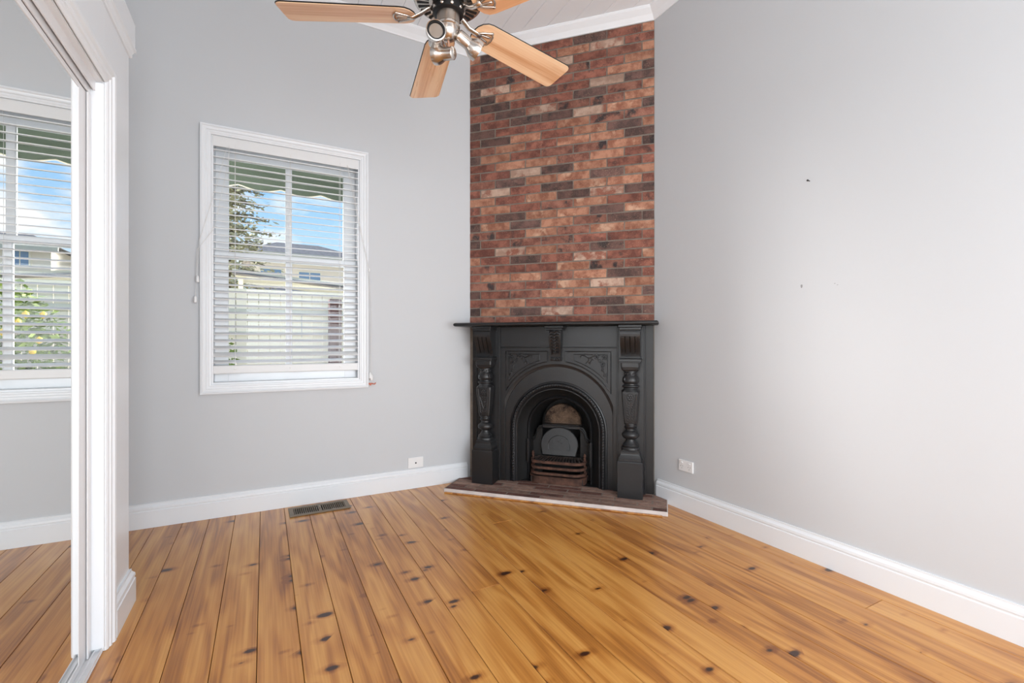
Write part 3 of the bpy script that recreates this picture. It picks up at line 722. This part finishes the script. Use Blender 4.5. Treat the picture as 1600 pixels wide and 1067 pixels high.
bm = BM(); lathe(bm, [(.006, 0), (.006, .018), (.004, .02)], bp_(.662, yc, 1.60), (0, 0, 1), 10); build('cord_joiner', bm, 'white_plastic', c3, True)
bm = BM(); box(bm, -.018, .018, -.012, 0, -.005, .005, .003); box(bm, -.006, .006, -.018, -.010, -.012, .004, .002); tube(bm, [(.010, -.010, .0), (.030, -.016, -.004), (.036, -.016, .006)], .004, 8)
tag(build('cord_cleat', bm, 'orange_clip', loc=(.674, YB-.0005, .797)), 'small orange and white cord cleat below the blind cords', 'cleat')

# ------------------------------------------------------------------ wall outlets
def outlet_left():
    r = empty('wall_plate', (1.008, YB, .150)); tag(r, 'white blank wall plate with one dark hole above the skirting', 'wall plate')
    b = BM(); box(b, -.058, .058, -.008, -.0003, 0, .078, .003, 2); build('plate', b, 'white_plastic', r)
    b = BM(); lathe(b, [(.006, 0), (.006, .0012), (.004, .0016)], (0, -.008, .036), (0, -1, 0), 14); build('socket_hole', b, 'black_metal', r)
outlet_left()
r = empty('power_outlet', (XR, 2.158, .252)); r.rotation_euler = (0, 0, -PI/2); tag(r, 'white double power outlet with two switches on the plain wall', 'power outlet')
bm = BM(); box(bm, -.058, .058, -.010, -.0003, 0, .073, .004, 2); build('plate', bm, 'white_plastic', r)
for sx in (-1, 1):
    bm = BM(); box(bm, sx*.030-.009, sx*.030+.009, -.0145, -.0095, .050, .061, .002); build('switch', bm, 'white_plastic', r)
    for (dx, dz, an) in ((-.008, .034, .5), (.008, .034, -.5), (0, .020, 0)):
        bm = BM(); box(bm, -.0011, .0011, -.0012, 0, -.0042, .0042); build('slot', bm, 'grey_plastic', r, loc=(sx*.030+dx, -.0098, dz), rot=(0, an, 0))

# ------------------------------------------------------------------ floor register
r = empty('floor_register', (.322, 3.308, 0)); tag(r, 'bronze metal floor heating vent beside the skirting', 'floor vent')
r.rotation_euler = (0, 0, math.radians(.8))
LV, WV = .366, .172
bm = BM()
for a in ((-LV/2, LV/2, -WV/2, -WV/2+.030), (-LV/2, LV/2, WV/2-.030, WV/2), (-LV/2, -LV/2+.028, -WV/2+.028, WV/2-.028), (LV/2-.028, LV/2, -WV/2+.028, WV/2-.028)):
    box(bm, a[0], a[1], a[2], a[3], .0006, .008, .002)
build('frame', bm, 'vent_bronze', r)
bm = BM(); box(bm, -LV/2+.02, LV/2-.02, -WV/2+.02, WV/2-.02, .0006, .0014); build('duct', bm, 'dark_gap', r)
bm = BM(); box(bm, -.010, .010, -WV/2+.028, WV/2-.028, .002, .0075, .001); box(bm, -.003, .003, -.012, .012, .0075, .013, .001); build('lever_bar', bm, 'vent_bronze', r)
for sx in (-1, 1):
    for i in range(12):
        bm = BM(); box(bm, -.0024, .0024, -WV/2+.029, WV/2-.029, -.0028, .0028)
        build('louvre', bm, 'vent_bronze', r, loc=(sx*(.016+.0118*i+.004), 0, .0048), rot=(0, .5, 0))

# ------------------------------------------------------------------ wardrobe with mirror sliding doors
WD = empty('wardrobe', (-.85, .6, 0)); tag(WD, 'white built-in wardrobe with mirrored sliding doors', 'wardrobe')
def wd(bm, x0, x1, y0, y1, z0, z1, bev=0): return box(bm, x0+.85, x1+.85, y0-.6, y1-.6, z0, z1, bev)
WF = -.502; WE = 2.484; WT = 2.36; OY = 2.146; OH = 2.022; DY0 = -.30
bm = BM()
wd(bm, XL+.002, WF, OY, WE, 0.001, WT, .001)           # end pier
wd(bm, XL+.002, WF, YR+.002, OY, OH, WT)               # header
wd(bm, XL+.002, WF, YR+.002, DY0, .001, OH)            # near pier
wd(bm, XL+.002, XL+.02, DY0, OY, .001, OH)
build('carcass', bm, 'white_gloss', WD)
# architrave (side and head, mitred)
AP = [(0, -.002), (0, .004), (.006, .008), (.012, .010), (.015, .009), (.019, .009), (.022, .013), (.030, .015), (.034, .012), (.040, .012), (.046, .019), (.058, .021), (.066, .019), (.070, .014), (.070, -.002)]
bm = BM(); rings = []
for (yy, zz, sy, sz) in ((OY, .001, 1, 0), (OY, OH, 1, 1), (DY0, OH, -1, 1), (DY0, .001, -1, 0)):
    rings.append([(WF+d+.85, yy+sy*t-.6, zz+sz*t) for t, d in AP])
loft(bm, rings); build('architrave', bm, 'white_gloss', WD)
# skirting on pier, returning round the end
bm = BM(); rings = []
SK2 = SK
for (px, py, dx, dy) in ((WF, OY+.071, 1, 0), (WF, WE, 1, 1), (XL+.03, WE, 0, 1)):
    rings.append([(px+dx*t+.85, py+dy*t-.6, z+.0008) for t, z in SK2])
loft(bm, rings); build('skirting', bm, 'white_gloss', WD)
# crown
bm = BM(); CR = [(0, 2.292), (.006, 2.292), (.010, 2.298), (.010, 2.310), (.016, 2.322), (.021, 2.326), (.021, 2.338), (.018, 2.340), (.018, 2.440), (0, 2.440)]
rings = []
for (px, py, dx, dy) in ((WF, YR+.01, 1, 0), (WF, WE, 1, 1), (XL+.03, WE, 0, 1)):
    rings.append([(px+dx*t+.85, py+dy*t-.6, z) for t, z in CR])
loft(bm, rings); wd(bm, XL+.01, WF+.005, YR+.01, WE+.004, WT, 2.438); build('crown', bm, 'white_gloss', WD)
# jamb lining strips and tracks
bm = BM(); wd(bm, WF-.038, WF+.001, OY-.010, OY-.0005, .016, OH-.012, .001); wd(bm, WF-.060, WF-.044, OY-.018, OY-.0005, .016, OH-.03, .002); build('jamb_lining', bm, 'white_gloss', WD)
bm = BM(); wd(bm, WF-.10, WF-.004, DY0+.002, OY-.0005, .001, .005); 
for xo in (-.006, -.024, -.044, -.050, -.098): wd(bm, WF+xo-.0022, WF+xo, DY0+.002, OY-.001, .004, .015)
build('bottom_track', bm, 'alu_white', WD)
bm = BM(); wd(bm, WF-.028, WF-.022, DY0+.002, OY-.0005, OH-.042, OH-.0005, .001); wd(bm, WF-.10, WF-.004, DY0+.002, OY-.0005, OH-.006, OH-.0005); wd(bm, WF-.040, WF-.034, DY0+.002, OY-.02, OH-.060, OH-.006, .001); build('top_track', bm, 'alu_white', WD)
MX = -.5435
def door(y0, y1, xm, nm='mirror_door'):
    d = bpy.data.objects.new(nm, None); COL.objects.link(d); d.parent = WD; d.location = (xm+.85, (y0+y1)/2-.6, .006)
    h = OH-.062-.006; w = (y1-y0)/2
    b = BM(); box(b, -.004, 0, -w+.03, w-.03, .02, h-.012); build('mirror', b, 'mirror', d)
    for s_ in (-1, 1):
        b = BM()
        yy0, yy1 = (w-.094, w) if s_ > 0 else (-w, -w+.094)
        box(b, -.020, .0012, yy0, yy1, 0, h, .0005)
        box(b, .003, .009, (w-.030) if s_ > 0 else -w, w if s_ > 0 else -w+.030, 0, h, .002)
        build('stile', b, 'alu_white', d)
    b = BM(); box(b, -.020, .002, -w+.0935, w-.0935, 0, .024, .0005); build('rail', b, 'alu_white', d)
    b = BM(); box(b, -.020, .002, -w+.0935, w-.0935, h-.018, h, .0005); build('rail', b, 'alu_white', d)
    return d
door(.92, OY-.014, MX); door(-.28, .985, MX-.042)

# ------------------------------------------------------------------ ceiling fan
RT = Vector((math.cos(YAW), -math.sin(YAW), 0)); FW = Vector((math.sin(YAW), math.cos(YAW), 0))
fc = RT*-.236+FW*1.727; FZ = 2.300
FN = empty('ceiling_fan', (fc.x, fc.y, FZ)); tag(FN, 'five-blade ceiling fan with pine blades and three brushed metal spotlights', 'ceiling fan')
bm = BM(); lathe(bm, [(.020, ZC-FZ-.075), (.055, ZC-FZ-.06), (.068, ZC-FZ-.02), (.068, ZC-FZ-.001)]); build('ceiling_canopy', bm, 'nickel', FN, True)
bm = BM(); lathe(bm, [(.0125, .20), (.0125, ZC-FZ-.07)], seg=14); build('downrod', bm, 'nickel', FN, True)
bm = BM(); lathe(bm, [(.060, .048), (.118, .050), (.126, .056), (.129, .068), (.129, .145), (.114, .165), (.085, .185), (.040, .200), (.022, .215)], seg=40); mh = build('motor_housing', bm, 'nickel', FN, True)
for i in range(30):
    a = 2*PI*i/30; b = BM(); box(b, .070, .114, -.0052, .0052, -.0012, .004, .001); build('vent_slot', b, 'black_metal', mh, loc=(0, 0, .0485), rot=(0, 0, a))
bm = BM(); lathe(bm, [(.050, .004), (.056, .008), (.058, .020), (.058, .040), (.052, .046), (.050, .050)], seg=32); build('rotor_hub', bm, 'black_metal', FN, True)
for i in range(10):
    a = 2*PI*i/10+.2; b = BM(); lathe(b, [(.006, 0), (.006, .005), (.003, .007)], (.056*math.cos(a), .056*math.sin(a), .016), (math.cos(a), math.sin(a), -.3), 8); build('hub_screw', b, 'nickel', FN, True)
bm = BM(); lathe(bm, [(.0405, -.034), (.0415, -.030), (.0415, .012), (.038, .014)], seg=32); build('light_neck', bm, 'bronze_nickel', FN, True)
bm = BM(); lathe(bm, [(.003, -.090), (.016, -.087), (.028, -.078), (.036, -.064), (.0385, -.052), (.0385, -.044), (.043, -.042), (.044, -.036), (.0425, -.032), (.040, -.031)], seg=32); build('light_bowl', bm, 'nickel', FN, True)
# blades
bl_out = []
R0, R1, HWB = .118, .600, .067
def rounded():
    pts = []
    for i in range(9):   # inner end: round
        a = PI/2+PI*i/8; pts.append((R0+.052+.052*math.cos(a), HWB*.90*math.sin(a)))
    rc = .022
    for cx_, cy_, a0 in ((R1-rc, -HWB*1.06+rc, -PI/2), (R1-rc, HWB*1.06-rc, 0)):
        for i in range(6):
            a = a0+PI/2*i/5; pts.append((cx_+rc*math.cos(a), cy_+rc*math.sin(a)))
    return pts
pts = rounded()
bm = BM(); loft(bm, [[(x_, y_, -.003) for x_, y_ in pts], [(x_, y_, .003) for x_, y_ in pts]]); bmesh.ops.recalc_face_normals(bm, faces=bm.faces)
bme = bpy.data.meshes.new('blade'); bm.to_mesh(bme); bm.free(); bme.materials.append(MT['pine_blade'])
bm = BM(); pe = pts+[pts[0]]; tube(bm, [(x_*1.0, y_*1.0, .0012) for x_, y_ in pe], .0026, 5); bmesh.ops.recalc_face_normals(bm, faces=bm.faces)
eme = bpy.data.meshes.new('blade_edge'); bm.to_mesh(eme); bm.free(); eme.materials.append(MT['black_metal'])
bm = BM(); tube(bm, [(.050, 0, .030), (.075, .004, .022), (.100, .006, .004), (.128, 0, -.007), (.150, 0, -.008)], .0075, 8, 1.5, .8)
for yy in (-.026, -.009, .009, .026):
    tube(bm, [(.128, 0, -.007), (.150, yy*.6, -.007), (.178, yy*1.15, -.007), (.188, yy*1.35, -.007)], .0046, 6)
tube(bm, [(.180, -.036, -.007), (.196, -.020, -.007), (.200, 0, -.007), (.196, .020, -.007), (.180, .036, -.007)], .0034, 6)
bmesh.ops.recalc_face_normals(bm, faces=bm.faces); ime = bpy.data.meshes.new('blade_iron'); bm.to_mesh(ime); bm.free(); ime.materials.append(MT['nickel'])
for p_ in ime.polygons: p_.use_smooth = True
for i in range(5):
    th_ = math.radians((41.5, 109.0, 183.0, 256, -31)[i])-YAW
    b = link('blade', bme, FN, (0, 0, 0), (math.radians(8), 0, 0)); b.rotation_mode = 'XYZ'
    b.rotation_euler = (Matrix.Rotation(th_, 4, 'Z') @ Matrix.Rotation(math.radians(-12), 4, 'X')).to_euler()
    e_ = link('blade_edging', eme, b); 
    ir = link('blade_iron', ime, FN); ir.rotation_euler = b.rotation_euler
# spotlights
def spot(back, front, rb, lens_on):
    B = RT*back[0]+FW*back[1]+Vector((0, 0, back[2]-FZ)); F_ = RT*front[0]+FW*front[1]+Vector((0, 0, front[2]-FZ)); d = F_-B; L = d.length
    b = BM(); lathe(b, [(.004, -.002), (.018, 0), (.0225, .004), (.0225, L*.50), (.025, L*.56), (rb*.92, L*.72), (rb, L*.84), (rb, L), (rb*.90, L+.001), (rb*.88, L-.012), (.002, L-.014)], B, d, 28)
    o = build('spotlight', b, 'nickel', FN, True)
    b = BM(); lathe(b, [(rb*.70, L-.013), (rb*.70, L-.006), (rb*.3, L-.004), (.002, L-.0035)], B, d, 24); build('lens', b, 'lens', o, True)
    b = BM(); torus(b, B+d.normalized()*(L-.004), rb*.80, rb*.10, d.normalized(), 24, 6); build('lens_ring', b, 'black_metal', o, True)
    return o, B, d
o1, B1, d1 = spot((-.052, .006, 2.205), (-.030, -.090, 2.192), .035, True)
o2, B2, d2 = spot((.022, .000, 2.166), (-.054, .030, 2.178), .035, False)
o3, B3, d3 = spot((.034, .004, 2.236), (.108, .045, 2.198), .038, False)
for o_, B_, d_, h_ in ((o1, B1, d1, Vector((-.020, 0, -.070))), (o2, B2, d2, Vector((0, 0, -.085))), (o3, B3, d3, Vector((.02, 0, -.060)))):
    b = BM(); e_ = B_+d_*.25+Vector((0, 0, .012)); s_ = RT*h_.x+Vector((0, 0, h_.z))
    tube(b, [s_, (s_+e_)/2, e_], .0048, 8); build('swivel_arm', b, 'copper_edge', o_, True)

# ------------------------------------------------------------------ outside
GZ = -.45
bm = BM(); box(bm, -60, 60, YB+.35, 120, GZ-.3, GZ); tag(build('ground', bm, 'bounce_paving'), 'back yard ground outside the window', None, None, 'structure')
# awning with scalloped valance
AW = empty('window_awning', (.154, YB+.165, 2.60)); tag(AW, 'dark green canvas awning with scalloped edge outside the window', 'awning')
bm = BM(); aw0, aw1 = -.75, .98; AY = 4.10
t0 = [(-.154+aw0, 0, .10), (-.154+aw1, 0, .10)]
yv = AY-(YB+.165); zv = 2.415-2.60
loft(bm, [[(aw0-.154, .0, .20), (aw1-.154, .0, .20), (aw1-.154, 0, .203), (aw0-.154, 0, .203)], [(aw0-.154, yv, zv), (aw1-.154, yv, zv), (aw1-.154, yv, zv+.003), (aw0-.154, yv, zv+.003)]]); build('canopy', bm, 'awning', AW)
bm = BM(); n_ = 60; r1 = []; r2 = []
top = []; bot = []
for i in range(n_+1):
    xx = aw0+(aw1-aw0)*i/n_; sc = abs(math.sin(PI*(xx-aw0)/.29))
    top.append((xx-.154, zv+.002)); bot.append((xx-.154, zv-.125-.030*sc))
for i in range(n_):
    q = [top[i], top[i+1], bot[i+1], bot[i]]
    loft(bm, [[(a, yv-.002, b) for a, b in q], [(a, yv+.001, b) for a, b in q]])
build('valance', bm, 'awning', AW)
bm = BM()
for i in range(n_):
    for_pts = [(bot[i][0], yv-.003, bot[i][1]), (bot[i+1][0], yv-.003, bot[i+1][1])]; tube(bm, for_pts, .005, 5)
build('valance_piping', bm, 'fence_cream', AW)
# fence
FE = empty('fence', (.5, 9.0, GZ)); tag(FE, 'cream paling fence with grey rails across the yard', 'fence')
bm = BM(); box(bm, -.079, .079, 0, .02, .05, 2.38, .004); bmesh.ops.recalc_face_normals(bm, faces=bm.faces); fme = bpy.data.meshes.new('paling'); bm.to_mesh(fme); bm.free(); fme.materials.append(MT['fence_cream'])
for i in range(-30, 40): link('paling', fme, FE, (i*.167, 0, 0 if i % 2 else .006))
for z in (.35, 1.66, 2.04):
    bm = BM(); box(bm, -5.2, 6.8, -.05, -.001, z, z+.055); build('rail', bm, 'fence_rail', FE)
bm = BM(); box(bm, -5.2, 6.8, -.03, .05, 2.385, 2.43, .004); build('capping', bm, 'fence_cream', FE)
# carport roof behind the fence
CPT = empty('carport', (.9, 10.4, GZ)); tag(CPT, 'low white carport roof showing above the fence', 'carport')
bm = BM(); loft(bm, [[(-1.4, -.8, 2.78), (-1.4, 2.2, 2.92), (-1.4, 2.2, 2.98), (-1.4, -.8, 2.84)], [(2.6, -.8, 2.42), (2.6, 2.2, 2.56), (2.6, 2.2, 2.62), (2.6, -.8, 2.48)]]); build('roof_sheet', bm, 'fence_rail', CPT)
bm = BM(); tube(bm, [(-1.4, -.83, 2.76), (2.6, -.83, 2.40)], .035, 6); build('gutter', bm, 'roof_tile', CPT)
for a, b in ((-1.3, 2.75), (2.5, 2.45)):
    bm = BM(); box(bm, a-.04, a+.04, -.04, .04, 0, b); build('post', bm, 'fence_cream', CPT)
# brown gate post
bm = BM(); box(bm, -.10, .10, -.10, .10, 0, 2.28, .01); tag(build('gate_post', bm, 'brown_post', loc=(1.085, 8.62, GZ)), 'dark brown timber post standing before the cream fence', 'post')
# houses
def hip(bm, x0, x1, y0, y1, z0, z1, rx0, rx1, ry):
    b = [bm.verts.new(p) for p in ((x0, y0, z0), (x1, y0, z0), (x1, y1, z0), (x0, y1, z0))]; t = [bm.verts.new((rx0, ry, z1)), bm.verts.new((rx1, ry, z1))]
    bm.faces.new((b[0], b[1], t[1], t[0])); bm.faces.new((b[1], b[2], t[1])); bm.faces.new((b[2], b[3], t[0], t[1])); bm.faces.new((b[3], b[0], t[0])); bm.faces.new(b[::-1])
def house(name, label, loc, w, d, h, eave, ridge, rx0, rx1, wins, wallm='render_cream'):
    r = empty(name, loc); tag(r, label, 'house')
    bm = BM(); box(bm, -w/2, w/2, 0, d, 0, h); build('wall', bm, wallm, r)
    bm = BM(); hip(bm, -w/2-eave, w/2+eave, -eave, d+eave, h, ridge, rx0, rx1, d/2); build('roof', bm, 'roof_tile', r)
    bm = BM(); box(bm, -w/2-eave, w/2+eave, -eave-.08, -eave+.06, h-.28, h+.05); build('gutter', bm, 'fence_rail', r)
    for (x0, x1, z0, z1) in wins:
        bm = BM(); box(bm, x0-.08, x1+.08, -.06, -.001, z0-.08, z1+.08); wf = build('window_frame', bm, 'fence_cream', r)
        n_ = 2
        for q in range(n_):
            a = x0+(x1-x0)*q/n_+.03; b_ = x0+(x1-x0)*(q+1)/n_-.03
            bm = BM(); box(bm, a, b_, -.075, -.061, z0, z1); build('pane', bm, 'house_glass', wf)
    return r
house('two_storey_house', 'cream two-storey house with grey hip roof beyond the fence', (3.6, 44, GZ), 9.2, 9, 8.85, .9, 10.75, -2.6, 1.0, ((-3.9, -2.3, 6.55, 7.6), (-1.0, .75, 6.5, 7.5), (3.0, 4.2, 6.5, 7.5), (-3.4, -2, 2.5, 4)))
house('cream_house', 'cream house with grey hip roof seen past the lemon tree', (15.2, 40, GZ), 8.6, 8, 7.5, .5, 8.9, -2.2, 2.0, ((-3.3, -2.45, 6.3, 7.15), (1, 2, 6.2, 7.2)))
house('low_house', 'low house with grey tiled hip roof below the two-storey house', (2.3, 31, GZ), 7.0, 7, 4.15, .6, 5.55, -1.4, .6, ((-1.0, .2, 1.8, 3.2),))
# foliage
def leaves(bm, pts, size, rs, flat=.5):
    for p in pts:
        a = Vector((rs.gauss(0, 1), rs.gauss(0, 1), rs.gauss(0, flat))).normalized(); b = a.cross(Vector((rs.gauss(0, 1), rs.gauss(0, 1), rs.gauss(0, 1)))).normalized()
        s_ = size*rs.uniform(.6, 1.3); p = Vector(p)
        v = [bm.verts.new(p-a*s_), bm.verts.new(p+b*s_*.38), bm.verts.new(p+a*s_), bm.verts.new(p-b*s_*.38)]
        bm.faces.new(v)
def tree(name, label, cat, loc, trunk_h, tr, pts, size, leafm, seed, fruit=None, limbs=()):
    r = empty(name, loc); tag(r, label, cat); rs = random.Random(seed)
    bm = BM(); tube(bm, [(0, 0, 0), (.02, .01, trunk_h*.5), (0, 0, trunk_h)], tr, 8, taper=[1, .8, .3])
    for l in limbs: tube(bm, l, tr*.09, 5)
    build('trunk', bm, 'bark', r, True)
    bm = BM(); leaves(bm, pts, size, rs)
    me = bpy.data.meshes.new('foliage'); bm.to_mesh(me); bm.free(); me.materials.append(MT[leafm]); f = link('foliage', me, r); f['kind'] = 'stuff'
    for q in (fruit or []):
        b = BM(); ball(b, (0, 0, 0), .038, 1, 1, 1.25, 1); build('lemon', b, 'lemon', r, True, loc=q)
    return r
rs = random.Random(11); P_ = []; limbs = []
for k_ in range(17):                     # conifer with tiers of boughs
    z = 1.2+.40*k_; rad = 1.75*(1-(k_/22.0))+.15
    for q in range(9):
        a = q*2*PI/9+k_*.7; L = rad*rs.uniform(.6, 1.1)
        limbs.append([(0, 0, z), (L*.5*math.cos(a), L*.5*math.sin(a), z+.05), (L*math.cos(a), L*math.sin(a), z-.02)])
        for s_ in range(60):
            t = rs.uniform(.15, 1.02); P_.append((L*t*math.cos(a)+rs.gauss(0, .10), L*t*math.sin(a)+rs.gauss(0, .10), z+.04+rs.gauss(0, .055)))
tree('conifer_tree', 'tall olive conifer with tiered boughs beyond the fence', 'tree', (-1.02, 16, GZ), 8.2, .16, P_, .085, 'leaf_conifer', 1, limbs=limbs)
def blob(c, r, n, rs):
    o = []
    for _ in range(n):
        v = Vector((rs.gauss(0, 1), rs.gauss(0, 1), rs.gauss(0, 1))).normalized()*(rs.random()**.4)
        o.append((c[0]+v.x*r[0], c[1]+v.y*r[1], c[2]+v.z*r[2]))
    return o
P_ = blob((0, 0, 1.45), (.62, .5, .85), 1500, rs)+blob((.15, -.1, 2.1), (.45, .35, .40), 260, rs)
LF = [(rs.uniform(-.55, .45), -.45+rs.uniform(-.05, .05), rs.uniform(1.15, 1.9)) for _ in range(14)]
tree('lemon_tree', 'leafy green lemon tree with yellow fruit in front of the fence', 'tree', (1.78, 8.1, GZ), 1.6, .05, P_, .065, 'leaf_lemon', 2, LF)
P_ = blob((0, 0, .55), (.5, .3, .45), 420, rs)
tree('garden_shrub', 'small green shrub growing at the foot of the fence', 'shrub', (.20, 8.2, GZ), .6, .025, P_, .06, 'leaf_green', 3)
P_ = blob((0, 0, .9), (.3, .3, .85), 420, rs)
tree('garden_shrub', 'narrow climbing shrub at the end of the fence', 'shrub', (-.62, 8.4, GZ), 1.3, .025, P_, .06, 'leaf_lemon', 4)
P_ = blob((0, 0, 2.6), (.9, .8, 1.2), 1000, rs)
tree('garden_tree', 'bushy green tree behind the fence beside the conifer', 'tree', (-1.05, 19, GZ), 3.2, .09, P_, .09, 'leaf_green', 5)
P_ = blob((0, 0, 8.3), (1.5, 1.2, 1.3), 900, rs)
tree('golden_tree', 'sparse golden tree rising behind the two-storey house', 'tree', (8.2, 56, GZ), 11.0, .2, [(a, b, c+1.6) for a, b, c in P_], .16, 'leaf_gold', 6)
